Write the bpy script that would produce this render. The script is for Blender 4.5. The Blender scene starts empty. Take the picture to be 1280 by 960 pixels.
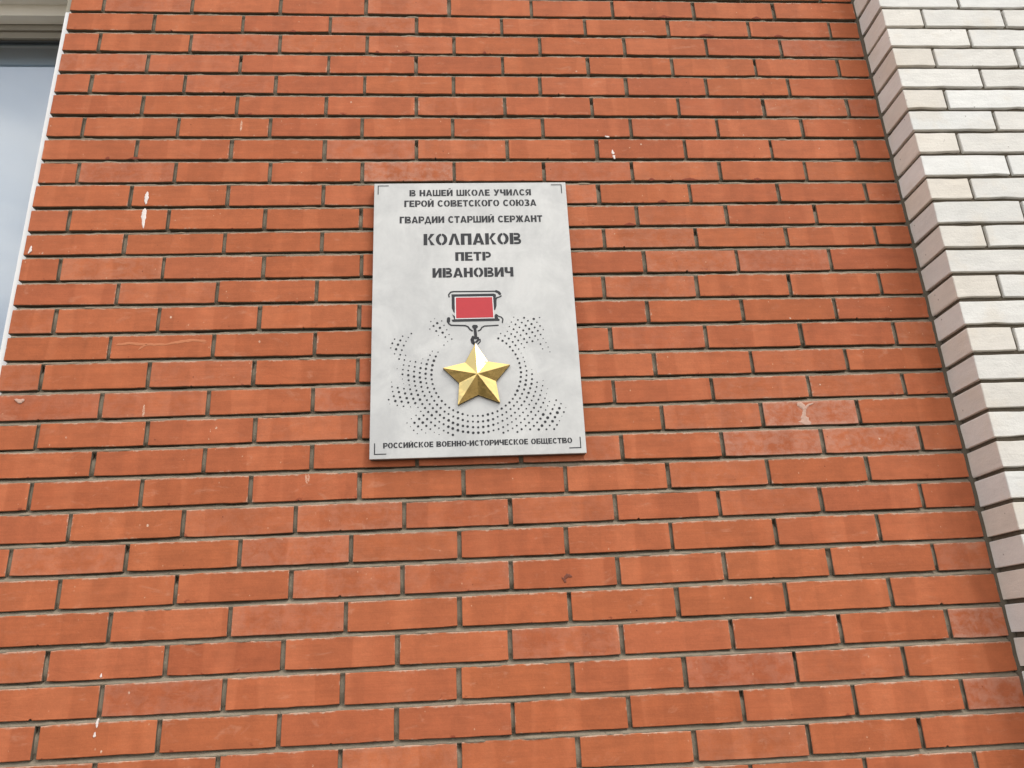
import bpy, math, random
from mathutils import Matrix, Vector
R = random.Random(7)
S = bpy.context.scene
COL = S.collection
Z0 = 3.55                      # height above the ground of the bed joint used as zero in the brick tables
pi = math.pi

# ------------------------------------------------------------------ camera
cam = bpy.data.cameras.new('camera'); co = bpy.data.objects.new('camera', cam); COL.objects.link(co)
CP = Vector((1.16876, -1.91194, -1.93569 + Z0))
r_ = Vector((0.99765325, -0.05223495, -0.04426633)); u_ = Vector((0.02406204, -0.33780161, 0.94090972)); b_ = Vector((-0.06410161, -0.93976677, -0.33575199))
co.matrix_world = Matrix(((r_.x, u_.x, b_.x, CP.x), (r_.y, u_.y, b_.y, CP.y), (r_.z, u_.z, b_.z, CP.z), (0, 0, 0, 1)))
cam.sensor_width = 36; cam.lens = 27.0393; cam.clip_start = 0.05; cam.clip_end = 1000
S.camera = co
S.render.resolution_x = 1024; S.render.resolution_y = 768
S.view_settings.view_transform = 'Standard'; S.view_settings.look = 'None'
S.view_settings.exposure = 0.0; S.view_settings.gamma = 1.0

# ------------------------------------------------------------------ sky and sun (bright overcast)
SUN_AZ = math.radians(138); SUN_EL = math.radians(52)
w = bpy.data.worlds.new('World'); S.world = w; w.use_nodes = True
nt = w.node_tree; nt.nodes.clear()
def N(nt, t, **k):
    n = nt.nodes.new(t)
    for a, v in k.items():
        if a.startswith('i_'):
            n.inputs[a[2:].replace('_', ' ')].default_value = v
        else: setattr(n, a, v)
    return n
out = N(nt, 'ShaderNodeOutputWorld'); bg = N(nt, 'ShaderNodeBackground'); bg.inputs['Strength'].default_value = 0.106
sky = N(nt, 'ShaderNodeTexSky', sky_type='NISHITA', sun_disc=False, sun_elevation=SUN_EL, sun_rotation=SUN_AZ)
tc = N(nt, 'ShaderNodeTexCoord'); mp = N(nt, 'ShaderNodeMapping'); mp.inputs['Scale'].default_value = (1, 1, 2.4)
nz = N(nt, 'ShaderNodeTexNoise'); nz.inputs['Scale'].default_value = 2.9; nz.inputs['Detail'].default_value = 7; nz.inputs['Roughness'].default_value = .5
cr = N(nt, 'ShaderNodeValToRGB'); cr.color_ramp.elements[0].position = .36; cr.color_ramp.elements[1].position = .66
cr.color_ramp.elements[0].color = (8.6, 9.6, 11.4, 1); cr.color_ramp.elements[1].color = (24.5, 23.6, 22.0, 1)
mx = N(nt, 'ShaderNodeMix', data_type='RGBA'); mx.inputs[0].default_value = .86
L_ = nt.links.new
L_(tc.outputs['Generated'], mp.inputs['Vector']); L_(mp.outputs[0], nz.inputs['Vector']); L_(nz.outputs['Fac'], cr.inputs[0])
L_(sky.outputs[0], mx.inputs[6]); L_(cr.outputs[0], mx.inputs[7]); L_(mx.outputs[2], bg.inputs['Color']); L_(bg.outputs[0], out.inputs['Surface'])
sl = bpy.data.lights.new('sun', 'SUN'); so = bpy.data.objects.new('sun', sl); COL.objects.link(so)
sl.energy = 1.85; sl.angle = math.radians(22); sl.color = (1, .96, .9)
sd = Vector((math.sin(SUN_AZ) * math.cos(SUN_EL), math.cos(SUN_AZ) * math.cos(SUN_EL), math.sin(SUN_EL)))
so.rotation_euler = sd.to_track_quat('Z', 'Y').to_euler()

# ------------------------------------------------------------------ helpers
class NT:
    """small wrapper for building a material"""
    def __init__(s, name):
        s.m = bpy.data.materials.new(name); s.m.use_nodes = True; s.t = s.m.node_tree; s.t.nodes.clear()
        s.o = s.n('ShaderNodeOutputMaterial'); s.p = s.n('ShaderNodeBsdfPrincipled'); s.l(s.p.outputs[0], s.o.inputs['Surface'])
    def n(s, t, **k): return N(s.t, t, **k)
    def l(s, a, b): s.t.links.new(a, b)
    def coord(s, kind='pos'):
        if kind == 'obj': return s.n('ShaderNodeTexCoord').outputs['Object']
        if kind == 'pos': return s.n('ShaderNodeNewGeometry').outputs['Position']
        a = s.n('ShaderNodeAttribute'); a.attribute_name = kind; return a.outputs['Vector']
    def attr(s, name, typ='OBJECT'):
        a = s.n('ShaderNodeAttribute'); a.attribute_type = typ; a.attribute_name = name; return a.outputs['Fac']
    def mapv(s, v, scale=(1, 1, 1), off=None):
        m = s.n('ShaderNodeMapping'); m.inputs['Scale'].default_value = scale
        s.l(v, m.inputs['Vector'])
        if off is not None: s.l(off, m.inputs['Location'])
        return m.outputs[0]
    def noise(s, v, scale, detail=3, rough=.55, dist=0):
        n = s.n('ShaderNodeTexNoise'); n.inputs['Scale'].default_value = scale; n.inputs['Detail'].default_value = detail
        n.inputs['Roughness'].default_value = rough; n.inputs['Distortion'].default_value = dist
        s.l(v, n.inputs['Vector']); return n.outputs['Fac']
    def vor(s, v, scale):
        n = s.n('ShaderNodeTexVoronoi'); n.inputs['Scale'].default_value = scale; s.l(v, n.inputs['Vector']); return n.outputs['Distance'], n.outputs['Color']
    def math(s, op, a, b=None, c=None):
        n = s.n('ShaderNodeMath', operation=op)
        for i, x in enumerate((a, b, c)):
            if x is None: continue
            if isinstance(x, (int, float)): n.inputs[i].default_value = x
            else: s.l(x, n.inputs[i])
        return n.outputs[0]
    def rng(s, v, a, b, c=0, d=1, smooth=True):
        n = s.n('ShaderNodeMapRange'); n.interpolation_type = 'SMOOTHSTEP' if smooth else 'LINEAR'
        n.inputs['From Min'].default_value = a; n.inputs['From Max'].default_value = b; n.inputs['To Min'].default_value = c; n.inputs['To Max'].default_value = d
        s.l(v, n.inputs['Value']); return n.outputs[0]
    def mix(s, f, a, b, mode='MIX'):
        n = s.n('ShaderNodeMix', data_type='RGBA', blend_type=mode)
        for i, x in ((0, f), (6, a), (7, b)):
            if isinstance(x, (int, float)): n.inputs[i].default_value = x
            elif isinstance(x, tuple): n.inputs[i].default_value = (*x, 1)
            else: s.l(x, n.inputs[i])
        return n.outputs[2]
    def sep(s, v):
        n = s.n('ShaderNodeSeparateXYZ'); s.l(v, n.inputs[0]); return n.outputs
    def comb(s, x, y, z):
        n = s.n('ShaderNodeCombineXYZ')
        for i, a in enumerate((x, y, z)):
            if isinstance(a, (int, float)): n.inputs[i].default_value = a
            else: s.l(a, n.inputs[i])
        return n.outputs[0]
    def gray(s, v, k):
        """1 + (v-.5)*k as grey colour for multiplying"""
        return s.math('MULTIPLY_ADD', v, k, 1 - k / 2)
    def bump(s, h, strength=.4, dist=.002):
        b = s.n('ShaderNodeBump'); b.inputs['Strength'].default_value = strength; b.inputs['Distance'].default_value = dist
        s.l(h, b.inputs['Height']); s.l(b.outputs[0], s.p.inputs['Normal'])
    def done(s, col=None, rough=.8, metal=0, spec=None):
        if col is not None:
            if isinstance(col, tuple): s.p.inputs['Base Color'].default_value = (*col, 1)
            else: s.l(col, s.p.inputs['Base Color'])
        if isinstance(rough, (int, float)): s.p.inputs['Roughness'].default_value = rough
        else: s.l(rough, s.p.inputs['Roughness'])
        s.p.inputs['Metallic'].default_value = metal
        if spec is not None: s.p.inputs['Specular IOR Level'].default_value = spec
        return s.m

def mesh(name, verts, faces):
    m = bpy.data.meshes.new(name); m.from_pydata(verts, [], faces); m.update(); return m
def link(name, me, mat=None, parent=None, loc=(0, 0, 0)):
    o = bpy.data.objects.new(name, me); COL.objects.link(o); o.location = loc
    if mat is not None and me is not None and not me.materials: me.materials.append(mat)
    if parent is not None: o.parent = parent
    return o
def thing(name, label, cat, loc=(0, 0, 0), group=None):
    o = bpy.data.objects.new(name, None); COL.objects.link(o); o.location = loc; o.empty_display_size = .2
    o['label'] = label; o['category'] = cat
    if group: o['group'] = group
    return o
class MB:
    def __init__(s): s.v = []; s.f = []
    def add(s, vs, fs):
        b = len(s.v); s.v += [tuple(a) for a in vs]; s.f += [tuple(i + b for i in f) for f in fs]
    def box(s, x0, x1, y0, y1, z0, z1):
        s.add([(x0, y0, z0), (x1, y0, z0), (x1, y1, z0), (x0, y1, z0), (x0, y0, z1), (x1, y0, z1), (x1, y1, z1), (x0, y1, z1)],
              [(0, 3, 2, 1), (4, 5, 6, 7), (0, 1, 5, 4), (1, 2, 6, 5), (2, 3, 7, 6), (3, 0, 4, 7)])
    def build(s, name, mat, parent=None, loc=(0, 0, 0), bevel=0):
        o = link(name, mesh(name, s.v, s.f), mat, parent, loc)
        if bevel:
            b = o.modifiers.new('bevel', 'BEVEL'); b.width = bevel; b.segments = 2; b.limit_method = 'ANGLE'
        return o

# ------------------------------------------------------------------ brick and mortar tables (metres, measured along the wall)
BEDS = [(0.0055,-0.00688),(-0.0708,-0.00577),(-0.1496,-0.00546),(-0.2271,-0.00554),(-0.3038,-0.00605),(-0.3833,-0.00488),(-0.4607,-0.00491),(-0.5393,-0.00479),(-0.6168,-0.00468),(-0.6975,-0.00143),(-0.7743,-0.00093),(-0.8481,-0.0004),(-0.9254,-0.0015),(-0.9987,-0.00395),(-1.0804,-0.0015),(-1.1565,-0.00286),(-1.2394,0.00098),(-1.3191,0.00396),(-1.3941,0.00258),(-1.4681,0.00066),(-1.5485,0.00225),(-1.6273,0.0038),(-1.7032,0.00201),(-1.7827,0.00231),(-1.8615,0.00149),(-1.9401,0.00067),(-2.0194,0.00026),(-2.0999,0.00067),(-2.1759,0.0)]
PERPS = {0:[0.086,0.354,0.625,0.892,1.154,1.418,1.682,1.947,2.214],1:[0.246,0.515,0.783,1.051,1.32,1.586,1.855,2.121,2.391],2:[0.092,0.363,0.631,0.898,1.168,1.437,1.706,1.971,2.215],3:[0.244,0.518,0.783,1.049,1.316,1.583,1.851,2.119,2.391],4:[0.088,0.36,0.628,0.894,1.163,1.429,1.697,1.95,2.215],5:[0.247,0.519,0.782,1.05,1.317,1.583,1.853,2.122,2.391],6:[0.087,0.356,0.621,0.89,1.158,1.428,1.696,1.965,2.231],7:[0.247,0.515,0.782,1.05,1.318,1.587,1.855,2.121,2.389],8:[0.093,0.364,0.629,0.893,1.159,1.423,1.686,1.952,2.215],9:[0.25,0.517,0.783,1.046,1.311,1.579,1.851,2.117,2.387],10:[0.092,0.361,0.625,0.892,1.155,1.419,1.685,1.95,2.217],11:[0.251,0.519,0.785,1.05,1.316,1.583,1.85,2.118,2.385],12:[0.089,0.362,0.63,0.898,1.154,1.421,1.691,1.96,2.234],13:[0.251,0.513,0.778,1.043,1.305,1.568,1.833,2.101,2.366],14:[0.099,0.366,0.63,0.894,1.16,1.419,1.684,1.951,2.219],15:[0.25,0.516,0.78,1.047,1.309,1.574,1.839,2.107,2.375],16:[0.091,0.358,0.625,0.894,1.163,1.424,1.687,1.954,2.22],17:[0.249,0.515,0.781,1.045,1.304,1.569,1.836,2.102,2.369],18:[0.104,0.372,0.639,0.903,1.166,1.427,1.692,1.96,2.224],19:[0.249,0.519,0.785,1.049,1.313,1.576,1.843,2.111,2.379],20:[0.112,0.376,0.638,0.905,1.165,1.425,1.69,1.953,2.218],21:[0.214,0.483,0.751,1.016,1.28,1.545,1.813,2.079,2.348],22:[0.09,0.358,0.624,0.889,1.151,1.416,1.68,1.947,2.216],23:[0.213,0.481,0.748,1.012,1.275,1.538,1.806,2.073,2.345],24:[0.34,0.612,0.881,1.148,1.413,1.677,1.948,2.213],25:[0.209,0.474,0.739,1.002,1.266,1.533,1.801,2.07,2.343],26:[0.34,0.611,0.877,1.144,1.409,1.676,1.944,2.213],27:[0.211,0.475,0.739,1.001,1.265,1.535,1.803,2.073,2.34],28:[0.346,0.61,0.877,1.142,1.411,1.679,1.948,2.217],29:[1.802,2.07,2.333]}
XL = -0.013        # edge of the brickwork at the window
XR = 2.489         # where the white pier meets the red wall
CH = 0.0773
def bed(k, x):
    """height of the underside of course k at x"""
    if k < 0: return BEDS[0][0] + BEDS[0][1] * x - k * CH
    if k > 28: return BEDS[28][0] - (k - 28) * CH
    a, b = BEDS[k]
    x = max(-.1, min(x, 2.6))
    return a + b * x
WZ1 = .20; WZ0 = -1.62; WX0 = -1.55      # window opening

# ------------------------------------------------------------------ materials
def mat_red(stuff=False):
    m = NT('red_brick')
    P = m.coord('pos')
    if stuff:
        loc = m.coord('local'); tone = m.attr('tone', 'GEOMETRY'); stain = 0.0; seed = m.attr('seed', 'GEOMETRY')
    else:
        loc = m.coord('obj'); tone = m.attr('tone'); stain = m.attr('stain'); seed = m.attr('seed')
    base = m.mix(tone, (.385, .099, .039), (.452, .127, .052))
    warm = m.math('FRACT', m.math('MULTIPLY', seed, 7.13))
    base = m.mix(m.math('MULTIPLY', warm, .45), base, (.440, .126, .041))
    lx, ly, lz = m.sep(loc)[:3]
    # kiln marks: vertical bands across the face with a sharp border
    v1 = m.comb(m.math('MULTIPLY_ADD', lx, 9.0, m.math('MULTIPLY', seed, 53.0)), seed, m.math('MULTIPLY', lz, .6))
    b1 = m.rng(m.noise(v1, 1.0, 0), .50, .53)
    v2 = m.comb(m.math('MULTIPLY_ADD', lx, 15.0, m.math('MULTIPLY', seed, 91.0)), 3.3, m.math('MULTIPLY', lz, 2.))
    b2 = m.rng(m.noise(v2, 1.0, 1), .42, .62)
    base = m.mix(1.0, base, m.gray(b1, .09), 'MULTIPLY')
    base = m.mix(1.0, base, m.gray(b2, .05), 'MULTIPLY')
    base = m.mix(m.math('MULTIPLY', m.math('MULTIPLY', b1, b2), .12), base, (.56, .21, .10))
    # extrusion lines, mottling
    st = m.noise(m.mapv(P, (5, 5, 170)), 1.0, 3, .6)
    st2 = m.noise(m.mapv(P, (9, 9, 45)), 1.0, 3, .6)
    mo = m.noise(P, 26, 5, .65)
    fi = m.noise(P, 420, 2, .6)
    base = m.mix(1.0, base, m.gray(st, .20), 'MULTIPLY')
    base = m.mix(1.0, base, m.gray(st2, .34), 'MULTIPLY')
    base = m.mix(1.0, base, m.gray(mo, .46), 'MULTIPLY')
    base = m.mix(1.0, base, m.gray(fi, .22), 'MULTIPLY')
    big = m.noise(P, 1.7, 2)
    base = m.mix(1.0, base, m.gray(big, .20), 'MULTIPLY')
    # pale smears of lime, wiped
    sm = m.rng(m.noise(m.mapv(P, (14, 14, 34)), 1.0, 5, .7, .6), .57, .74)
    base = m.mix(m.math('MULTIPLY', sm, .36), base, (.56, .27, .165))
    # edges: lime rim along the arrises, broken up by noise
    az = m.math('ABSOLUTE', lz)
    ez = m.rng(m.math('MULTIPLY_ADD', m.noise(P, 90, 4, .7), .012, az), .0345, .0385)
    top = m.math('GREATER_THAN', lz, 0.0)
    base = m.mix(m.math('MULTIPLY', m.math('MULTIPLY', ez, top), m.rng(m.noise(P, 21, 3), .40, .58, 0, .75)), base, (.56, .40, .30))
    wide = m.rng(m.math('MULTIPLY_ADD', m.noise(P, 13, 4, .65), .034, m.math('MAXIMUM', az, m.math('SUBTRACT', m.math('ABSOLUTE', lx), .094))), .0500, .0530)
    base = m.mix(m.math('MULTIPLY', wide, m.rng(m.noise(P, 110, 4, .7), .42, .62, 0, .55)), base, (.60, .42, .31))
    gr = m.noise(P, 190, 3, .7)
    base = m.mix(1.0, base, m.gray(gr, .20), 'MULTIPLY')
    # dark burnt chips near the lower arris
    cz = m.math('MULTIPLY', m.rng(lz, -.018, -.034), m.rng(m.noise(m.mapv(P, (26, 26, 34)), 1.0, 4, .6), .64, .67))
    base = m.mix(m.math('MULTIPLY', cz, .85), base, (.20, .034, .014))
    # efflorescence or dark stain on selected bricks (attribute)
    if not stuff:
        sn = m.rng(m.noise(m.mapv(P, (30, 30, 34)), 1.0, 6, .7, .4), .40, .62)
        en = m.rng(m.math('ADD', m.math('MULTIPLY', m.math('MAXIMUM', m.math('MULTIPLY', az, 30.), m.math('MULTIPLY', m.math('ABSOLUTE', lx), 7.)), .45), m.math('MULTIPLY', m.noise(P, 40, 5, .7), .8)), .62, .95)
        pos = m.math('MAXIMUM', stain, 0.0)
        base = m.mix(m.math('MULTIPLY', m.math('MULTIPLY', pos, m.math('MAXIMUM', m.math('MULTIPLY', sn, .55), en)), .62), base, (.56, .33, .25))
        neg = m.math('MAXIMUM', m.math('MULTIPLY', stain, -1.0), 0.0)
        pass
        base = m.mix(m.math('MULTIPLY', neg, .8), base, (.20, .040, .018))
    # dots and short runs of splashed paint
    for sc, zs, th, a, colr in ((22, .8, .030, .74, (.74, .60, .46)), (13, .16, .022, .58, (.74, .58, .44)), (55, .7, .05, .52, (.60, .33, .20)), (38, .8, .035, .74, (.10, .02, .01)), (9, .35, .030, .82, (.66, .40, .28))):
        d, c = m.vor(m.mapv(P, (1, 1, zs), None), sc)
        r = m.sep(c)[0]; r2 = m.sep(c)[1]
        f = m.math('MULTIPLY', m.math('LESS_THAN', d, m.math('MULTIPLY', m.math('ADD', r2, .35), th * 1.5)), m.math('GREATER_THAN', r, a))
        base = m.mix(m.math('MULTIPLY', f, m.rng(m.noise(P, 260, 3, .7), .38, .62, 0, .85)), base, colr)
    h = m.math('ADD', m.math('MULTIPLY', st, .35), m.math('ADD', m.math('MULTIPLY', mo, .5), m.math('MULTIPLY', m.noise(P, 160, 4, .7), .45)))
    m.bump(h, .40, .0022)
    return m.done(base, .82, spec=.35)

def mat_white():
    m = NT('white_brick'); P = m.coord('pos')
    tone = m.attr('tone'); seed = m.attr('seed'); side = m.attr('cream')
    base = m.mix(side, (.735, .725, .688), (.695, .635, .55))
    base = m.mix(1.0, base, m.gray(tone, .13), 'MULTIPLY')
    st = m.noise(m.mapv(P, (12, 12, 70)), 1.0, 5, .7, .3); mo = m.noise(P, 18, 5, .65); fi = m.noise(P, 300, 3, .7)
    base = m.mix(1.0, base, m.gray(st, .24), 'MULTIPLY'); base = m.mix(1.0, base, m.gray(mo, .22), 'MULTIPLY'); base = m.mix(1.0, base, m.gray(fi, .20), 'MULTIPLY')
    yl = m.rng(m.noise(P, 9, 4, .6), .5, .72)
    base = m.mix(m.math('MULTIPLY', yl, .35), base, (.62, .54, .43))
    d, c = m.vor(P, 30); r = m.sep(c)[0]
    pit = m.math('MULTIPLY', m.math('LESS_THAN', d, .07), m.math('GREATER_THAN', r, .8))
    base = m.mix(m.math('MULTIPLY', pit, .6), base, (.22, .18, .14))
    ds = m.rng(m.noise(P, 34, 6, .7), .66, .74)
    base = m.mix(m.math('MULTIPLY', ds, .5), base, (.40, .36, .30))
    m.bump(m.math('ADD', m.math('MULTIPLY', st, .7), m.math('ADD', mo, m.math('MULTIPLY', m.noise(P, 140, 5, .75), .8))), .45, .003)
    return m.done(base, .85, spec=.3)

def mat_mortar(dark=1.0, name='mortar'):
    m = NT(name); P = m.coord('pos')
    mo = m.noise(P, 30, 6, .7); fi = m.noise(P, 350, 3, .7)
    base = m.mix(mo, (.175 * dark, .140 * dark, .099 * dark), (.345 * dark, .288 * dark, .215 * dark))
    base = m.mix(1.0, base, m.gray(fi, .5), 'MULTIPLY')
    d = m.rng(m.noise(P, 60, 4, .7), .62, .72)
    base = m.mix(m.math('MULTIPLY', d, .6), base, (.07, .055, .04))
    m.bump(m.math('ADD', mo, m.math('MULTIPLY', fi, .5)), .8, .004)
    return m.done(base, .95, spec=.2)

def plain(name, col, rough=.6, var=.12, scale=25, metal=0, bump=.1):
    m = NT(name); P = m.coord('pos'); n = m.noise(P, scale, 5, .6)
    c = m.mix(1.0, m.mix(0.0, col, col), m.gray(n, var), 'MULTIPLY')
    m.bump(n, bump, .001)
    return m.done(c, rough, metal)

M_red = mat_red(); M_redS = mat_red(True); M_white = mat_white(); M_mortar = mat_mortar(); M_mortar2 = mat_mortar(.46, 'pier_mortar'); M_bed = mat_mortar(.60, 'mortar_and_shade_brick_side')  # M_bed: mortar on brick sides, darkened to paint the shadow line under bricks

# ------------------------------------------------------------------ ground
g = MB(); g.add([(-250, -250, 0), (250, -250, 0), (250, 250, 0), (-250, 250, 0)], [(0, 1, 2, 3)])
gm = NT('patchy_paving'); Pg = gm.coord('pos'); gn = gm.noise(Pg, 3, 8, .65); g3 = gm.rng(gm.noise(Pg, .9, 5, .6), .40, .60); gf = gm.noise(Pg, 60, 3)
gc = gm.mix(gn, (.15, .13, .105), (.25, .225, .19)); gc = gm.mix(g3, gc, gm.mix(gn, (.02, .018, .010), (.055, .05, .03))); gc = gm.mix(1.0, gc, gm.gray(gf, .4), 'MULTIPLY'); gm.bump(gf, .5, .01)  # dark patches added to the unseen ground for the star to mirror
go = g.build('ground', gm.done(gc, .9)); go['kind'] = 'structure'

# ------------------------------------------------------------------ brick meshes
def brick_data(L, H, D, seed, rag=.0005, chips=1.0):
    """irregular front outline, bevelled arris, open back; local origin at the centre of the face"""
    r = random.Random(seed)
    a, b = L / 2, H / 2
    n = 9 if L > .18 else 5
    out = []
    def wob(): return r.uniform(-rag, rag)
    bow = r.uniform(-.0004, .0004)
    for i in range(n):
        t = i / (n - 1); x = -a + L * t
        if 0 < i < n - 1: x += r.uniform(-.3, .3) * L / n
        d = abs(r.gauss(0, .0003))
        if i in (0, n - 1): d += r.uniform(.0002, .0014)
        out.append([x, -b + d + wob() + bow * math.sin(pi * t)])
        if 0 < i < n - 2 and r.random() < .06 * chips:      # a short sharp break in the arris
            s = r.uniform(.003, .006); c0 = x + L / n * .5; e0 = -b + d; dd = r.uniform(.0015, .0036)
            out += [[c0 - s, e0], [c0 - s * .5, e0 + dd * .8], [c0 + s * .3, e0 + dd], [c0 + s, e0]]
    out.append([a + wob(), r.uniform(-.3, .3) * b])
    for i in range(n):
        t = i / (n - 1); x = a - L * t
        if 0 < i < n - 1: x += r.uniform(-.3, .3) * L / n
        d = abs(r.gauss(0, .0003)) + (r.uniform(.001, .002) if r.random() < .02 * chips else 0)
        if i in (0, n - 1): d += r.uniform(.0002, .0015)
        out.append([x, b - d + wob() + bow * math.sin(pi * t)])
    out.append([-a + wob(), r.uniform(-.3, .3) * b])
    for q in out: q[0] = max(-a - .0008, min(a + .0008, q[0]))
    k = len(out); vs = []
    for x, z in out:
        bx = .0012
        vs.append((x - math.copysign(min(bx, abs(x)), x) * (1 if abs(x) > a - .003 else .0), r.uniform(-.0003, .0003), z - math.copysign(bx * (1 if abs(z) > b * .6 else .0), z)))
    for x, z in out: vs.append((x, .0013, z))
    for x, z in out: vs.append((x, D, z))
    fs = [tuple(range(k))]
    for lv in (0, 1):
        for i in range(k):
            j = (i + 1) % k
            fs.append((lv * k + j, lv * k + i, (lv + 1) * k + i, (lv + 1) * k + j))
    return vs, fs
BD = .024
var_full = [mesh('brick_face', *brick_data(.2545, .0660, BD, 100 + i)) for i in range(26)]
var_half = [mesh('brick_half', *brick_data(.125, .0660, BD, 200 + i)) for i in range(8)]
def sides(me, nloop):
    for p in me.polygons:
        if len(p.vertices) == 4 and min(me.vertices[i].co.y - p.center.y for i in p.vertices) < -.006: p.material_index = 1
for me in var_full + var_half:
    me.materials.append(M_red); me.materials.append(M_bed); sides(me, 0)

wall = thing('red_brick_wall', 'long wall of orange-red bricks in grey-brown mortar, behind the plaque', 'wall', (0, 0, 0)); wall['kind'] = 'thing'

# splits of every course: (course, x0, x1)
cells = []
def course_joints(k):
    if k in PERPS: js = list(PERPS[k])
    else:
        off = .115 if k % 2 == 0 else .25
        js = [off + .2665 * i for i in range(9)]
    if k == 29: js = [.208, .474, .74, 1.002, 1.268, 1.535] + PERPS[29]
    if k == 24: js = [.075] + js
    if k in (26, 28): js = [.078] + js
    return js
for k in range(-14, 46):
    js = course_joints(k)
    zc = bed(k, 0) + .035
    inwin = WZ0 < zc < WZ1
    js = [x for x in js if x > XL + .04]
    j = js[0] - .266
    left = []
    lim = XL + .03 if inwin else -3.0
    while j > lim: left.append(j); j -= .266
    xs = ([XL - .005] if inwin else [-3.0]) + left[::-1] + js + [XR + .004]
    xs = [a for i, a in enumerate(xs) if i == 0 or a - xs[i - 1] > .03]
    for a, b in zip(xs[:-1], xs[1:]):
        cells.append((k, a + .0052, b - .0052, XL - .005 <= a or b > XL))
    if inwin:
        x = WX0
        while x > -3.0: cells.append((k, x - .26, x - .006, False)); x -= .266
def proj(x, y, z):
    d = Vector((x, y, z + Z0)) - CP
    w_ = -d.dot(b_)
    return 512 + 769.1 * d.dot(r_) / w_, 384 - 769.1 * d.dot(u_) / w_
vis, rest = [], []
for k, a, b, _ in cells:
    xm = (a + b) / 2
    z0 = bed(k, xm) + .0006; z1 = bed(k - 1, xm) - .0104
    pts = [proj(x, 0, z) for x in (a, b) for z in (z0, z1)]
    us = [p[0] for p in pts]; vs_ = [p[1] for p in pts]
    ox = min(max(us), 1024) - max(min(us), 0); oy = min(max(vs_), 768) - max(min(vs_), 0)
    inside = ox > 2 and oy > 2 and not (WX0 < xm < XL and WZ0 < z0 < WZ1)
    # the part the pier hides shows nothing
    (vis if inside else rest).append(((ox * oy) if inside else 0, k, a, b, z0, z1))
vis.sort(reverse=True)
single, joined = vis[:300], vis[300:] + rest
STAIN = {(17, 2.21): .0, (18, 2.09): .95, (18, 1.83): .25, (19, 2.24): .8, (19, 1.97): .85, (25, 2.41): 1.0, (27, 2.41): .8, (23, 2.41): .35, (8, 1.03): .9, (8, 2.3): .1,
         (17, .14): .25, (22, .22): .35, (7, 1.2): .15}
def nearest_stain(k, x):
    for (kk, xx), s in STAIN.items():
        if kk == k and abs(xx - x) < .1: return s
    return 0.0
LIGHT = {(6, 2.11): 1.5, (4, 1.03): 1.25, (24, 2.08): 1.3, (1, 1.98): 1.2, (23, 1.94): 1.1, (16, 1.29): 1.0, (26, .9): .9, (28, .07): -.2, (26, .46): 0, (5, .12): 0., (25, 2.2): .2, (26, 1.8): .1}
sv = []
for ar, k, a, b, z0, z1 in single:
    xm = (a + b) / 2; Lx = b - a; H = z1 - z0
    full = Lx > .18
    me = R.choice(var_full if full else var_half)
    o = link('brick', me, None, wall, (xm + R.uniform(-.0008, .0008), R.gauss(0, .0009), (z0 + z1) / 2 + Z0 + R.uniform(-.0006, .0006)))
    o.scale = (Lx / (.2545 if full else .125) * R.uniform(.994, 1.004), 1, H / .066)
    b_tilt = -math.atan(BEDS[k][1]) if 0 <= k < 29 else 0
    o.rotation_euler = (R.gauss(0, .008), b_tilt + R.gauss(0, .0022), R.gauss(0, .003))
    t = min(1.0, max(0.0, R.gauss(.52, .24)))
    for (kk, xx), s in LIGHT.items():
        if kk == k and abs(xx - xm) < .1: t = s
    o['tone'] = float(t); o['seed'] = R.random(); st_ = nearest_stain(k, xm)
    o['stain'] = float(st_ if st_ else (R.uniform(.08, .42) if R.random() < .24 else 0))
# remaining bricks: outside the frame, or the smallest along its top edge
V, F, loc, tone, seed = [], [], [], [], []
for ar, k, a, b, z0, z1 in joined:
    Lx = b - a
    if Lx < .02: continue
    vs_, fs_ = brick_data(Lx, z1 - z0, BD, int(k * 977 + a * 1000) & 0xffff)
    o_ = len(V); xm = (a + b) / 2; zm = (z0 + z1) / 2 + Z0; dy = R.gauss(0, .0008)
    V += [(x + xm, y + dy, z + zm) for x, y, z in vs_]; F += [tuple(i + o_ for i in f) for f in fs_]
    t, s = min(1, max(0, R.gauss(.5, .24))), R.random()
    loc += [c for v in vs_ for c in v]; tone += [t] * len(vs_); seed += [s] * len(vs_)
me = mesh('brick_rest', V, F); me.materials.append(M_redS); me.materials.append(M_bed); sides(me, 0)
at = me.attributes.new('local', 'FLOAT_VECTOR', 'POINT'); at.data.foreach_set('vector', loc)
at = me.attributes.new('tone', 'FLOAT', 'POINT'); at.data.foreach_set('value', tone)
at = me.attributes.new('seed', 'FLOAT', 'POINT'); at.data.foreach_set('value', seed)
o = link('brickwork', me, M_redS, wall); o['kind'] = 'stuff'; o['label'] = 'rows of red bricks along the edges of the wall'

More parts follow.
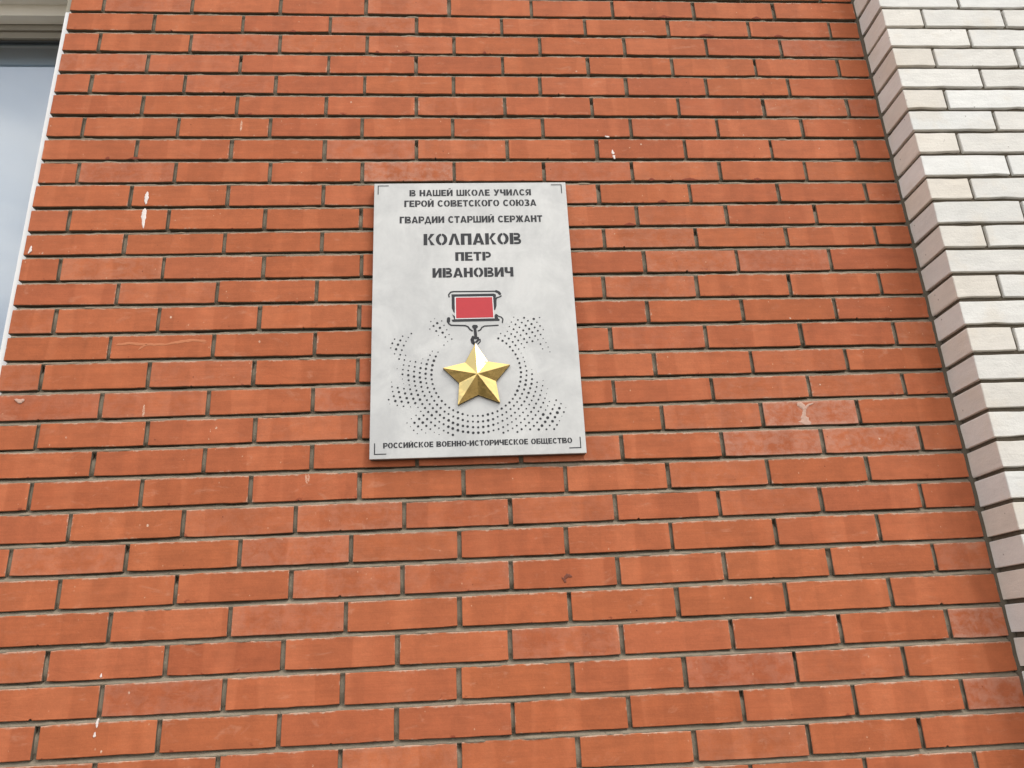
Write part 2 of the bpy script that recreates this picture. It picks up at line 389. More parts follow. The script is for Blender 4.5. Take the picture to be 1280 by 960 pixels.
# ------------------------------------------------------------------ mortar: a sheet with tooled, sloping bed joints and rough, pitted head joints
import mathutils.noise as MN
xs = [-.004 + .0085 * i for i in range(int((XR + .012) / .0085) + 1)]
XM0 = xs[0]
rows = []      # (course, kind, z offset, base depth)
prof = [(.0030, .0140), (.0004, .0118), (-.0024, .0080), (-.0052, .0050), (-.0086, .0030), (-.0114, .0024), (-.0150, .0080), (-.0215, .0085), (-.034, .0080), (-.050, .0075), (-.062, .0080), (-.070, .0115)]
V, F = [], []
nr = 0
def skipx(k, z): return False
for k in range(-2, 33):
    for pi_, (dz, dep) in enumerate(prof):
        for x in xs:
            z = bed(k, x) + dz
            n1 = MN.noise(Vector((x * 55, k * 3.1, dz * 300))) ; n2 = MN.noise(Vector((x * 190, k * 7.7 + 31, dz * 500))); n3 = MN.noise(Vector((x * 6, k * 1.7, 5)))
            d = dep + n1 * .0022 + n2 * .0014 + n3 * .0018
            # voids under the arris of head joints
            if pi_ in (6, 7) and MN.noise(Vector((x * 30 + 7, k * 9.3, 1))) > .32: d += .011
            if pi_ in (0, 1, 2) and MN.noise(Vector((x * 9 + 70, k * 4.3, 9))) > .25: d += .004
            if pi_ in (3, 4, 5) and MN.noise(Vector((x * 14 + 20, k * 2.3, 4))) > .3: d -= .0022
            V.append((x, max(.0004, min(d, .0235)), z + Z0 + n2 * .0007))
        nr += 1
nx = len(xs)
for r in range(nr - 1):
    for i in range(nx - 1):
        F.append((r * nx + i, (r + 1) * nx + i, (r + 1) * nx + i + 1, r * nx + i + 1))
me = mesh('mortar', V, F)
for p in me.polygons: p.use_smooth = True
o = link('mortar', me, M_mortar, wall); o['label'] = 'grey-brown mortar in the joints between the red bricks'
zt = V[0][2]; zb = V[-1][2]
# wall behind and around (body of the wall, with the window opening left free)
c = MB()
XK = .0025
c.box(XK, 6.0, .0245, .45, 0, 4.7)
c.box(WX0, XK - .0005, .0245, .45, 0, WZ0 + Z0)
c.box(WX0, XK - .0005, .0245, .45, WZ1 + Z0, 4.7)
c.box(-3.0, WX0 - .001, .0245, .45, 0, 4.7)
c.build('masonry_body', M_mortar, wall)
c = MB()
for (x0, x1, z0, z1) in ((-3.0, XM0 - .0005, 0, WZ0 + Z0 - .002), (-3.0, XM0 - .0005, WZ1 + Z0, 4.7), (-3.0, WX0 - .002, WZ0 + Z0, WZ1 + Z0), (XM0, XR, 0, zb - .0005), (XM0, XR, zt + .0005, 4.7)):
    c.add([(x0, .008, z0), (x1, .008, z0), (x1, .008, z1), (x0, .008, z1)], [(0, 1, 2, 3)])
c.build('outer_mortar', M_mortar, wall)

# marks on the brickwork ------------------------------------------------
def ribbon(pts, widths, y0, thick, seed=0, rag=.25, sub=5):
    """a low, ragged-edged deposit that follows a line on the wall"""
    r = random.Random(seed); P_ = []
    for i in range(len(pts) - 1):
        for s in range(sub):
            t = s / sub
            P_.append((pts[i][0] * (1 - t) + pts[i + 1][0] * t, pts[i][1] * (1 - t) + pts[i + 1][1] * t, widths[i] * (1 - t) + widths[i + 1] * t))
    P_.append((*pts[-1], widths[-1]))
    mb = MB(); n = len(P_)
    for i, (x, z, w_) in enumerate(P_):
        q0 = P_[max(0, i - 1)]; q1 = P_[min(n - 1, i + 1)]
        t = Vector((q1[0] - q0[0], q1[1] - q0[1])).normalized(); nn = Vector((-t.y, t.x))
        wa, wb = [w_ / 2 * r.uniform(1 - rag, 1 + rag) for _ in (0, 1)]
        if i in (0, n - 1): wa *= .3; wb *= .3
        mb.v += [(x + nn.x * wa, y0, z + nn.y * wa), (x + nn.x * wa * .5, y0 - thick, z + nn.y * wa * .5), (x - nn.x * wb * .5, y0 - thick, z - nn.y * wb * .5), (x - nn.x * wb, y0, z - nn.y * wb)]
    for i in range(n - 1):
        for j in range(3):
            a = i * 4 + j; mb.f.append((a, a + 4, a + 5, a + 1))
    return mb
M_drip = plain('dried_white_paint', (.76, .67, .62), .5, .4, 200)
M_lime = plain('dried_lime_mortar', (.54, .34, .26), .9, .4, 120)
M_orange = plain('orange_scrape', (.52, .185, .085), .9, .3, 90)
M_dark = plain('dark_resin', (.17, .045, .02), .7, .5, 90)
def mark(name, pts, ws, mat, seed, label, y0=-.0012, th=.0009):
    o = ribbon([(x, z + Z0) for x, z in pts], ws, y0, th, seed).build(name, mat, wall); o['label'] = label
mark('paint_drip', [(.2945, -.6500), (.2935, -.668), (.2945, -.6925)], [.004, .012, .004], M_drip, 1, 'white paint run on the red brick left of the plaque')
mark('paint_drip', [(.2940, -.7050), (.2925, -.722), (.2940, -.745), (.2965, -.7697)], [.008, .013, .010, .003], M_drip, 2, 'longer white paint run below the first one')
mark('paint_drip', [(1.614, -.4675), (1.622, -.4700), (1.628, -.4700)], [.004, .006, .004], M_drip, 3, 'small white paint spot above the plaque')
mark('paint_drip', [(1.6325, -.5160), (1.6340, -.5330)], [.003, .010], M_drip, 4, 'white paint blob above the plaque')
mark('paint_drip', [(1.6340, -.5360), (1.6375, -.5500)], [.011, .004], M_drip, 44, 'white paint blob tail above the plaque')
mark('paint_drip', [(.0060, -.8200), (.0045, -.8350), (.0010, -.8440)], [.003, .008, .003], M_drip, 5, 'white paint run at the window edge')
mark('paint_drip', [(.3355, -1.9260), (.3350, -1.9350)], [.002, .006], M_drip, 6, 'cream paint spot low on the wall')
mark('paint_drip', [(.3420, -2.0200), (.3395, -2.0290), (.3400, -2.0400)], [.003, .007, .003], M_drip, 7, 'cream paint streak across a joint low on the wall')
mark('paint_drip', [(.3380, -2.0480), (.3365, -2.0590)], [.003, .007], M_drip, 8, 'cream paint drop low on the wall')
mark('mortar_blot', [(2.060, -1.3275), (2.072, -1.334), (2.078, -1.346), (2.072, -1.362), (2.074, -1.375), (2.071, -1.387)], [.010, .018, .008, .012, .026, .034], M_lime, 9, 'pinkish dried mortar blot right of the plaque')
mark('mortar_blot', [(2.078, -1.345), (2.088, -1.334), (2.105, -1.328)], [.006, .006, .004], M_lime, 10, 'thin arm of the dried mortar blot')
mark('mortar_blot', [(.035, -1.262), (.050, -1.268), (.060, -1.263)], [.004, .012, .004], M_lime, 11, 'pale smear at the left edge of the wall')
mark('scrape', [(.266, -1.117), (.300, -1.113), (.345, -1.118), (.392, -1.119), (.43, -1.112), (.462, -1.108), (.497, -1.112)], [.006, .007, .008, .005, .008, .007, .007], M_orange, 12, 'long lighter scrape across one brick', -.0004, .0001)
mark('scrape', [(.345, -1.118), (.330, -1.127), (.325, -1.133)], [.006, .005, .002], M_orange, 13, 'short lighter scrape across one brick', -.0004, .0001)
mark('dark_knot', [(1.402, -1.762), (1.412, -1.751), (1.424, -1.755)], [.004, .010, .004], M_dark, 14, 'dark brown spot on the brick below the plaque', -.0008, .0005)
mark('dark_knot', [(1.398, -1.755), (1.408, -1.768)], [.004, .006], M_dark, 15, 'dark brown spot on the brick below the plaque', -.0006, .0005)
mark('dark_knot', [(.724, -.992), (.728, -1.003)], [.008, .011], plain('burnt_spot', (.22, .05, .02), .8, .4, 90), 16, 'dark burnt spot on the brick left of the plaque', -.0006, .0003)
M_chip = plain('broken_brick', (.23, .05, .022), .95, .4, 120, bump=.5)
for i, (x, z, L) in enumerate(((1.849, .0035, .05), (2.153, -.002, .03), (1.700, .0005, .015), (1.978, -.0745, .05), (1.856, -.613, .055), (1.741, -.6150, .02), (1.766, -.690, .03), (1.661, -.762, .035), (.61, .0, .012), (.67, -.074, .02), (.93, -.148, .012), (1.262, -.14, .01), (2.215, -.08, .03), (2.06, -.605, .03), (1.02, -.13, .03), (.245, -.535, .035), (.17, -.54, .012))):
    kc = min(range(29), key=lambda q: abs(bed(q, x) - z)); z = bed(kc, x) + .0015
    mark('broken_arris', [(x - L / 2, z), (x, z + .003), (x + L / 2, z)], [.002, .010, .002], M_chip, 30 + i, 'dark chipped lower edge of a brick', -.0006, .0003)

# ------------------------------------------------------------------ white brick pier
pier = thing('white_brick_pier', 'projecting pier of cream and white bricks at the right edge', 'pillar', (XR, 0, 0)); pier['kind'] = 'thing'
PD = .123; PX0 = 2.4935; PX1 = 3.72
def corner_brick(L, H, D, seed, ragged=1.0):
    """full block with rounded, slightly worn arrises (front at y=0, body to +D)"""
    r = random.Random(seed); vs = []; fs = []
    n = 7 if L > .18 else 4
    nx_ = n; e = .0014
    # grid rings along x : profile in (y,z)
    prof_ = [(e, -H / 2), (0, -H / 2 + e), (0, -H / 6), (0, H / 6), (0, H / 2 - e), (e, H / 2), (D - e, H / 2), (D, H / 2 - e), (D, -H / 2 + e), (D - e, -H / 2)]
    m_ = len(prof_)
    xs_ = [-L / 2, -L / 2 + e] + [-L / 2 + L * i / (nx_ - 1) for i in range(1, nx_ - 1)] + [L / 2 - e, L / 2]
    for ix, x in enumerate(xs_):
        end = ix in (0, len(xs_) - 1)
        dzb = abs(r.gauss(0, .0005)) + (r.uniform(.001, .0035) if r.random() < .2 * ragged else 0)
        dzt = abs(r.gauss(0, .0005)) + (r.uniform(.001, .0030) if r.random() < .12 * ragged else 0)
        for y, z in prof_:
            yy, zz = y, z
            if end: yy = min(max(y, e), D - e); zz = max(-H / 2 + e, min(H / 2 - e, z))
            zz = zz + (dzb if z < -H / 4 else 0) - (dzt if z > H / 4 else 0)
            vs.append((x + r.uniform(-.0003, .0003), yy + r.uniform(-.0004, .0004), zz + r.uniform(-.0003, .0003)))
    for i in range(len(xs_) - 1):
        for j in range(m_):
            j2 = (j + 1) % m_
            fs.append((i * m_ + j, (i + 1) * m_ + j, (i + 1) * m_ + j2, i * m_ + j2))
    fs.append(tuple(range(m_))[::1]); fs.append(tuple(range((len(xs_) - 1) * m_, len(xs_) * m_))[::-1])
    return vs, fs
def fixn(me):
    import bmesh
    bm = bmesh.new(); bm.from_mesh(me); bmesh.ops.recalc_face_normals(bm, faces=bm.faces); bm.to_mesh(me); bm.free(); me.update(); return me
wf = [fixn(mesh('white_brick_full', *corner_brick(.251, .0655, PD, 500 + i))) for i in range(14)]
wh = [fixn(mesh('white_brick_half', *corner_brick(.1205, .0655, PD, 600 + i))) for i in range(10)]
for me in wf + wh: me.materials.append(M_white)
WP = 0.0771
jb = MB()
for k in range(-14, 46):
    z0 = -.0040 - k * WP + .0012; z1 = -.0040 - (k - 1) * WP - .0098
    x = PX0; first = True
    while x < PX1 - .02:
        half = first and (k % 2 == 0)
        L = .1215 if half else .2525
        if x + L > PX1: L = PX1 - x
        a, b = x, x + L
        p = [proj(xx, yy, zz) for xx in (a, b) for zz in (z0, z1) for yy in (-PD, 0)]
        seen = any(-20 < u < 1044 and -25 < v < 790 for u, v in p)
        xm = (a + b) / 2; zm = (z0 + z1) / 2 + Z0
        if seen:
            hf = L < .18
            o = link('brick', R.choice(wh if hf else wf), None, pier)
            o.location = (xm - XR + R.uniform(-.0006, .0006), -PD + R.gauss(0, .0008), zm)
            o.scale = (L / (.1205 if hf else .251) * .9965, 1, (z1 - z0) / .0655)
            o.rotation_euler = (R.gauss(0, .005), R.gauss(0, .002), R.gauss(0, .003))
            o['tone'] = R.random(); o['seed'] = R.random(); o['cream'] = min(1., max(0., (R.gauss(.75, .2) if half else R.gauss(.12, .16))))
        else:
            jb.box(a - XR, b - XR, -PD, -.002, z0 + Z0, z1 + Z0)
        x += L + .0095; first = False
o = jb.build('brickwork', plain('white_brick_plain', (.66, .63, .59), .85, .2, 18), pier); o['kind'] = 'stuff'; o['label'] = 'white bricks of the pier above and below the picture'
# pier mortar body, pitted: the joint line is recessed all round
V, F = [], []
import itertools
def grid(fn, nu, nv):
    b = len(V)
    for i in range(nu):
        for j in range(nv): V.append(fn(i, j))
    for i in range(nu - 1):
        for j in range(nv - 1): F.append((b + i * nv + j, b + i * nv + j + 1, b + (i + 1) * nv + j + 1, b + (i + 1) * nv + j))
RC = .0095
zs = [-2.3 + .006 * i for i in range(430)]
grid(lambda i, j: (PX0 - XR + RC + .02 * i + (0), -PD + RC + MN.noise(Vector((i * .9, zs[j] * 60, 3))) * .0025, zs[j] + Z0), 26, len(zs))
grid(lambda i, j: (PX0 - XR + RC + MN.noise(Vector((i * .7, zs[j] * 60, 13))) * .0020 * (0 if i in (0, 13) else 1), -PD + RC + (PD - RC + .01) * i / 13 , zs[j] + Z0), 14, len(zs))
me = mesh('pier_joint', V, F)
o = link('mortar', me, M_mortar2, pier); o['label'] = 'dark mortar between the white bricks'
c = MB(); c.box(PX0 - XR + .018, PX1 - XR - .01, -PD + .018, -.001, 0, 4.7); c.build('pier_core', M_mortar2, pier)
# the mortar fillet where the two walls meet
V, F = [], []
zz_ = [-2.35 + .01 * i for i in range(265)]
for z in zz_:
    k = MN.noise(Vector((z * 23, 0, 0))); k2 = MN.noise(Vector((z * 61, 4, 0)))
    w1 = .0035 + .004 * k + .002 * k2; y1 = .0005 - .003 * abs(k2)
    V += [(XR - w1 - .002, .006, z + Z0), (XR - w1 * .6, y1, z + Z0), (XR + .006, -.003 + .003 * k, z + Z0), (XR + .012, -.006, z + Z0)]
for i in range(len(zz_) - 1):
    for j in range(3):
        a = i * 4 + j; F.append((a, a + 1, a + 5, a + 4))
me = mesh('corner_joint', V, F)
for p_ in me.polygons: p_.use_smooth = True
o = link('corner_mortar', me, M_mortar2, wall)

# ------------------------------------------------------------------ window
win = thing('window', 'white framed window reflecting cloudy sky at the left edge of the brick wall', 'window', (-.8, .2, Z0 + WZ0)); win['kind'] = 'thing'
def wbox(name, mat, x0, x1, y0, y1, z0, z1, bevel=.0015, label=None, parent=None):
    b = MB(); b.box(x0 + .8, x1 + .8, y0 - .2, y1 - .2, z0 - WZ0, z1 - WZ0); o = b.build(name, mat, win if parent is None else parent, bevel=bevel)
    if label: o['label'] = label
    return o
M_pvc = plain('white_plastic', (.90, .88, .86), .35, .05, 10)
M_cream = plain('cream_painted_strip', (.88, .82, .71), .6, .12, 14)
M_frame = plain('shaded_white_profile', (.27, .24, .19), .5, .08, 10)  # white frame coloured grey-brown, its shade painted in
M_seal = plain('black_rubber_seal', (.03, .03, .028), .6, .1, 30)
wbox('jamb_trim', M_pvc, -.0400, .0020, .0250, .1600, WZ0 + .03, .0245, .001, 'bright white strip between the glass and the brick edge')
wbox('jamb_render', plain('grey_render', (.36, .33, .26), .9, .3, 30), -.0400, .0020, .0260, .1600, .0255, WZ1 - .001, 0)
wbox('jamb_trim', M_pvc, WX0 + .001, WX0 + .05, .0250, .1600, WZ0 + .03, WZ1 - .002, .001)
wbox('head_trim', M_cream, WX0 + .002, -.0410, .1650, .2040, .1510, WZ1 - .001, .002, 'cream strip across the head of the window')
# frame: four rails with stepped profile
xa, xb, za, zb_ = WX0 + .002, .0015, WZ0 + .031, WZ1 - .001
fr = MB()
for (x0, x1, z0, z1) in ((xa, xb, .1290, zb_), (xa, xb, za, za + .065), (xa, xa + .065, za + .0655, .1285), (-.0950, xb, za + .0655, .1285)):
    fr.box(x0 + .8, x1 + .8, .205 - .2, .265 - .2, z0 - WZ0, z1 - WZ0)
fr.build('frame', M_frame, win, bevel=.003)
sa = MB()
for (x0, x1, z0, z1) in ((xa + .066, -.0955, .1030, .1285), (xa + .066, -.0955, za + .0655, za + .09), (xa + .066, xa + .09, za + .0905, .1025), (-.1180, -.0955, za + .0905, .1025)):
    sa.box(x0 + .8, x1 + .8, .214 - .2, .262 - .2, z0 - WZ0, z1 - WZ0)
sa.build('sash', M_frame, win, bevel=.002)
se = MB()
se.box(xa + .0905 + .8, -.1185 + .8, .2245 - .2, .2365 - .2, .0965 - WZ0, .1025 - WZ0)
se.build('seal', M_seal, win)
gl = NT('window_glass')
gl.t.nodes.remove(gl.p)
mixs = gl.n('ShaderNodeMixShader'); tr = gl.n('ShaderNodeBsdfTransparent'); gs = gl.n('ShaderNodeBsdfGlossy'); fz = gl.n('ShaderNodeFresnel')
tr.inputs[0].default_value = (.80, .86, .92, 1); gs.inputs['Roughness'].default_value = .012; gs.inputs['Color'].default_value = (.93, .95, 1, 1); fz.inputs['IOR'].default_value = 2.75
gn_ = gl.noise(gl.mapv(gl.coord('pos'), (2, 2, 2)), 1.0, 1); bp = gl.n('ShaderNodeBump'); bp.inputs['Strength'].default_value = .15; bp.inputs['Distance'].default_value = .02
gl.l(gn_, bp.inputs['Height']); gl.l(bp.outputs[0], gs.inputs['Normal'])
bk = gl.n('ShaderNodeNewGeometry').outputs['Backfacing']; gl.l(gl.math('MULTIPLY', fz.outputs[0], gl.math('SUBTRACT', 1.0, bk)), mixs.inputs[0]); gl.l(tr.outputs[0], mixs.inputs[1]); gl.l(gs.outputs[0], mixs.inputs[2]); gl.l(mixs.outputs[0], gl.o.inputs['Surface'])
wbox('glass_pane', gl.m, xa + .0905, -.1185, .2330, .2370, za + .0905, .0960, 0, 'window pane mirroring grey clouds')
wbox('fill_sheet', plain('grey_fill_sheet', (.58, .59, .57), .8, .05, 4), xa + .07, -.1000, .2950, .2980, za + .03, .1500, 0, 'plain grey sheet added behind the glass to brighten it')  # unseen grey sheet, added to brighten the pane
wbox('head_bounce_layer', plain('pale_bounce_layer', (.84, .80, .72), .9, .1, 20), WX0 + .001, -.0005, .0260, .1640, WZ1 - .0045, WZ1 - .0005, 0)  # pale soffit layer added to bounce light onto the glass and head strip
wbox('sill', plain('galvanised_sill', (.45, .46, .47), .4, .1, 10, .6), WX0 + .001, .0005, -.03, .2040, WZ0 + .002, WZ0 + .028, .002)
# the room behind the glass
rm = MB(); x0, x1, y0, y1, z0, z1 = WX0 - .6 + .8, .6 + .8, .452 - .2, 3.2 - .2, -1.0, 2.9
P8 = [(x0, y0, z0), (x1, y0, z0), (x1, y1, z0), (x0, y1, z0), (x0, y0, z1), (x1, y0, z1), (x1, y1, z1), (x0, y1, z1)]
rm.add(P8, [(0, 1, 2, 3), (7, 6, 5, 4), (5, 6, 2, 1), (6, 7, 3, 2), (7, 4, 0, 3)])
rm.build('room_lining', plain('dim_room_wall', (.30, .29, .27), .9, .1, 3), win)

# ------------------------------------------------------------------ plaque
PXo, PZo = .931, -1.4515
plq = thing('memorial_plaque', 'light grey rectangular memorial plaque with gold star and red ribbon on the brick wall', 'plaque', (PXo, -.0205, PZo + Z0))
PWm, PHm = .5495, .8095
pm = NT('brushed_grey_panel'); Pp = pm.coord('pos')
n1 = pm.noise(Pp, 7, 6, .68, .4); n2 = pm.noise(pm.mapv(Pp, (1, 1, .35)), 22, 5, .7, 1.2); n3 = pm.noise(Pp, 120, 4, .7)
pc = pm.mix(pm.rng(n1, .32, .66), (.475, .470, .455), (.575, .568, .545)); pc = pm.mix(1.0, pc, pm.gray(n2, .16), 'MULTIPLY'); pc = pm.mix(1.0, pc, pm.gray(n3, .07), 'MULTIPLY')
pc = pm.mix(pm.math('MULTIPLY', pm.rng(n2, .60, .72), .30), pc, (.62, .62, .60)); pc = pm.mix(pm.math('MULTIPLY', pm.rng(n1, .60, .72), .25), pc, (.56, .49, .47))
pm.done(pc, pm.math('MULTIPLY_ADD', n2, .25, .26), .25, .5)
b = MB(); b.box(0, PWm, .0005, .0050, 0, PHm); o = b.build('panel', pm.m, plq, bevel=.0014)
b = MB(); b.box(.0015, PWm - .0015, .0053, .0190, .0010, PHm - .003); b.build('shade_backing', plain('shade_dark_backing', (.10, .095, .09), .5, .1, 20), plq)  # dark backing added as the painted shadow line below the panel
M_ink = plain('charcoal_print', (.018, .018, .021), .6, .25, 90)
M_redp = plain('red_enamel_print', (.50, .022, .030), .35, .14, 60)
M_wp = plain('white_print_line', (.78, .76, .76), .5, .05, 60)
LY = .0001      # print sits on the face of the panel (the face is at local y = .0005)
def flat(polys, name, mat, label=None, scale=.001, y=LY):
    mb = MB()
    for i, p in enumerate(polys):
        a = sum(p[j][0] * p[(j + 1) % len(p)][1] - p[(j + 1) % len(p)][0] * p[j][1] for j in range(len(p)))
        if a < 0: p = p[::-1]
        yy = y - (i % 9) * .00003
        mb.add([(x * scale, yy, z * scale) for x, z in p], [tuple(range(len(p)))])
    o = mb.build(name, mat, plq)
    if label: o['label'] = label
    return o
# --- stencil capitals, height 1
def rc(x0, y0, x1, y1): return [(x0, y0), (x1, y0), (x1, y1), (x0, y1)]
def band(cx, cy, ro, so_, ri, si, a0, a1, n=12):
    A = [math.radians(a0 + (a1 - a0) * i / n) for i in range(n + 1)]
    res = []
    for i in range(n):
        a, b2 = A[i], A[i + 1]
        res.append([(cx + ro * math.cos(a), cy + so_ * math.sin(a)), (cx + ro * math.cos(b2), cy + so_ * math.sin(b2)), (cx + ri * math.cos(b2), cy + si * math.sin(b2)), (cx + ri * math.cos(a), cy + si * math.sin(a))])
    return res
T, H_ = .315, .235
def bowl(y0, y1, x0, x1, h=.19):
    cy = (y0 + y1) / 2; ry = (y1 - y0) / 2; rx = min(ry, (x1 - x0) * .8); cx = x1 - rx
    return [rc(x0, y1 - h, cx, y1), rc(x0, y0, cx, y0 + h)] + band(cx, cy, rx, ry, max(rx - .21, .03), ry - h, -90, 90, 8)
def bowl3(y0, y1, xt, xb, x1, h=.18):
    ry = (y1 - y0) / 2; rx = ry * 1.05; cx = x1 - rx
    return [rc(xt, y1 - h, cx, y1), rc(xb, y0, cx, y0 + h)] + band(cx, (y0 + y1) / 2, rx, ry, rx - T, ry - h, -90, 90, 8)
def mir(P_, w_): return [[(w_ - x, y) for x, y in p] for p in P_]
def diag(x0, x1, x2, x3): return [(x0, 0), (x1, 0), (x3, 1), (x2, 1)]
def glyph(c):
    if c == 'О': return .96, band(.48, .5, .48, .515, .20, .33, 95, 265) + band(.48, .5, .48, .515, .20, .33, -85, 85)
    if c == 'С': return .88, band(.47, .5, .47, .515, .20, .31, 42, 318, 18)
    if c == 'В': return .96, [rc(0, 0, T, 1)] + bowl(.49, 1, T + .035, .90) + bowl(0, .51, T + .035, .96)
    if c == 'Р': return .85, [rc(0, 0, T, 1)] + bowl(.31, 1, T + .035, .88, .22)
    if c == 'Я': return .88, mir([rc(0, 0, T, 1)] + bowl(.33, 1, T + .035, .87, .22), .88) + [[(0, 0), (.30, 0), (.55, .36), (.27, .36)]]
    if c == 'Г': return .70, [rc(0, 0, T, 1), rc(T, .79, .70, 1)]
    if c == 'Е': return .78, [rc(0, 0, T, 1), rc(T, .80, .76, 1), rc(T, .41, .70, .59), rc(T, 0, .78, .20)]
    if c == 'Н': return .90, [rc(0, 0, T, 1), rc(.90 - T, 0, .90, 1), rc(T, .40, .90 - T, .60)]
    if c == 'П': return .90, [rc(0, 0, T, 1), rc(.90 - T, 0, .90, 1), rc(T, .80, .90 - T, 1)]
    if c == 'Т': return .82, [rc(.275, 0, .545, .79), rc(0, .79, .82, 1)]
    if c in 'ШЩ':
        w_ = 1.22; t = .25
        P_ = [rc(0, .2, t, 1), rc(w_ / 2 - t / 2, .2, w_ / 2 + t / 2, 1), rc(w_ - t, .2, w_, 1), rc(0, 0, w_, .2)]
        if c == 'Щ': P_ += [rc(w_, -.16, w_ + .12, .2)]; w_ += .12
        return w_, P_
    if c in 'ИЙ':
        P_ = [rc(0, 0, T, 1), rc(.92 - T, 0, .92, 1), [(T, .06), (T, .44), (.92 - T, .94), (.92 - T, .56)]]
        if c == 'Й': P_ += band(.46, 1.27, .20, .17, .10, .07, 200, 340, 6)
        return .92, P_
    if c == 'К': return .94, [rc(0, 0, T, 1), [(T + .05, .46), (T + .05, .60), (.58, 1), (.92, 1), (.50, .5)], [(T + .12, .50), (.50, .56), (.94, 0), (.60, 0)]]
    if c == 'Л': return .96, [diag(0, .29, .34, .55), diag(.67, .96, .44, .65)]
    if c == 'А': return .98, [[(0, 0), (.29, 0), (.52, .74), (.60, 1), (.34, 1)], [(.69, 0), (.98, 0), (.64, 1), (.44, 1)], rc(.30, .17, .72, .34)]
    if c == 'Д': return 1.0, [[(.12, .19), (.38, .19), (.56, 1), (.34, 1)], [(.64, .19), (.90, .19), (.68, 1), (.46, 1)], rc(0, 0, 1, .19), rc(0, -.18, .2, 0), rc(.8, -.18, 1, 0)]
    if c == 'У': return .92, [[(0, 1), (.30, 1), (.56, .42), (.40, .30)], [(.62, 1), (.92, 1), (.46, 0), (.12, 0), (.12, .19), (.26, .19)]]
    if c == 'Ч': return .88, [rc(.88 - T, 0, .88, 1), rc(0, .62, T, 1), [(0, .62), (T, .62), (.34, .56), (.34, .36), (.16, .38), (.04, .48)], rc(.34, .36, .88 - T, .56)]
    if c == 'Ю': return 1.26, [rc(0, 0, T, 1), rc(T, .41, .46, .59)] + band(.84, .5, .42, .515, .16, .33, 95, 265) + band(.84, .5, .42, .515, .16, .33, -85, 85)
    if c == 'З': return .80, bowl3(.48, 1, .06, .28, .76) + bowl3(0, .50, .28, .02, .80)
    if c == 'Ж': return 1.20, [rc(.48, 0, .72, 1), [(.53, .42), (.53, .60), (.30, 1), (0, 1), (.26, .52)], [(.30, .54), (.53, .58), (.53, .44), (.30, 0), (-.02, 0)], [(.67, .42), (.67, .60), (.90, 1), (1.20, 1), (.94, .52)], [(.90, .54), (.67, .58), (.67, .44), (.90, 0), (1.22, 0)]]
    if c == 'Б': return .86, [rc(0, 0, T, 1), rc(T, .80, .80, 1)] + bowl(0, .60, T + .06, .86)
    if c == '-': return .42, [rc(.02, .36, .40, .56)]
    return .42, []
def line(text, x0, z0, x1, z1, label):
    h = z1 - z0; gap = .085; x = 0; items = []
    for ch in text:
        w_, ps = glyph(ch); items.append((x, ps)); x += w_ + gap
    x -= gap; sx = (x1 - x0) / x
    polys = [[(x0 + (a + px) * sx, z0 + py * h) for px, py in p] for a, ps in items for p in ps]
    flat(polys, 'lettering', M_ink, label)
line('В НАШЕЙ ШКОЛЕ УЧИЛСЯ', 99.8, 766, 447.3, 786.7, 'top line of bold stencil lettering')
line('ГЕРОЙ СОВЕТСКОГО СОЮЗА', 85.2, 731, 460.9, 752.1, 'second line of bold stencil lettering')
line('ГВАРДИИ СТАРШИЙ СЕРЖАНТ', 72.4, 678, 475.2, 699.6, 'third line of bold stencil lettering')
line('КОЛПАКОВ', 138.9, 607.2, 411.5, 643.2, 'large surname in bold stencil lettering')
line('ПЕТР', 226, 557, 324.3, 584.2, 'first name in stencil lettering')
line('ИВАНОВИЧ', 162.6, 506, 385.1, 535.3, 'patronymic in stencil lettering')
line('РОССИЙСКОЕ ВОЕННО-ИСТОРИЧЕСКОЕ ОБЩЕСТВО', 34.1, 27.5, 514.2, 42, 'small line of lettering along the foot of the plaque')
for cx, cz, dx, dz in ((10, 802.5, 1, -1), (537.5, 802, -1, -1), (11.5, 11.5, 1, 1), (536.5, 13.5, -1, 1)):
    s = 2.6
    flat([rc(min(cx, cx + dx * 31), min(cz, cz + dz * s), max(cx, cx + dx * 31), max(cz, cz + dz * s)),
          rc(min(cx, cx + dx * s), min(cz + dz * s, cz + dz * 30), max(cx, cx + dx * s), max(cz + dz * s, cz + dz * 30))], 'corner_mark', M_ink)
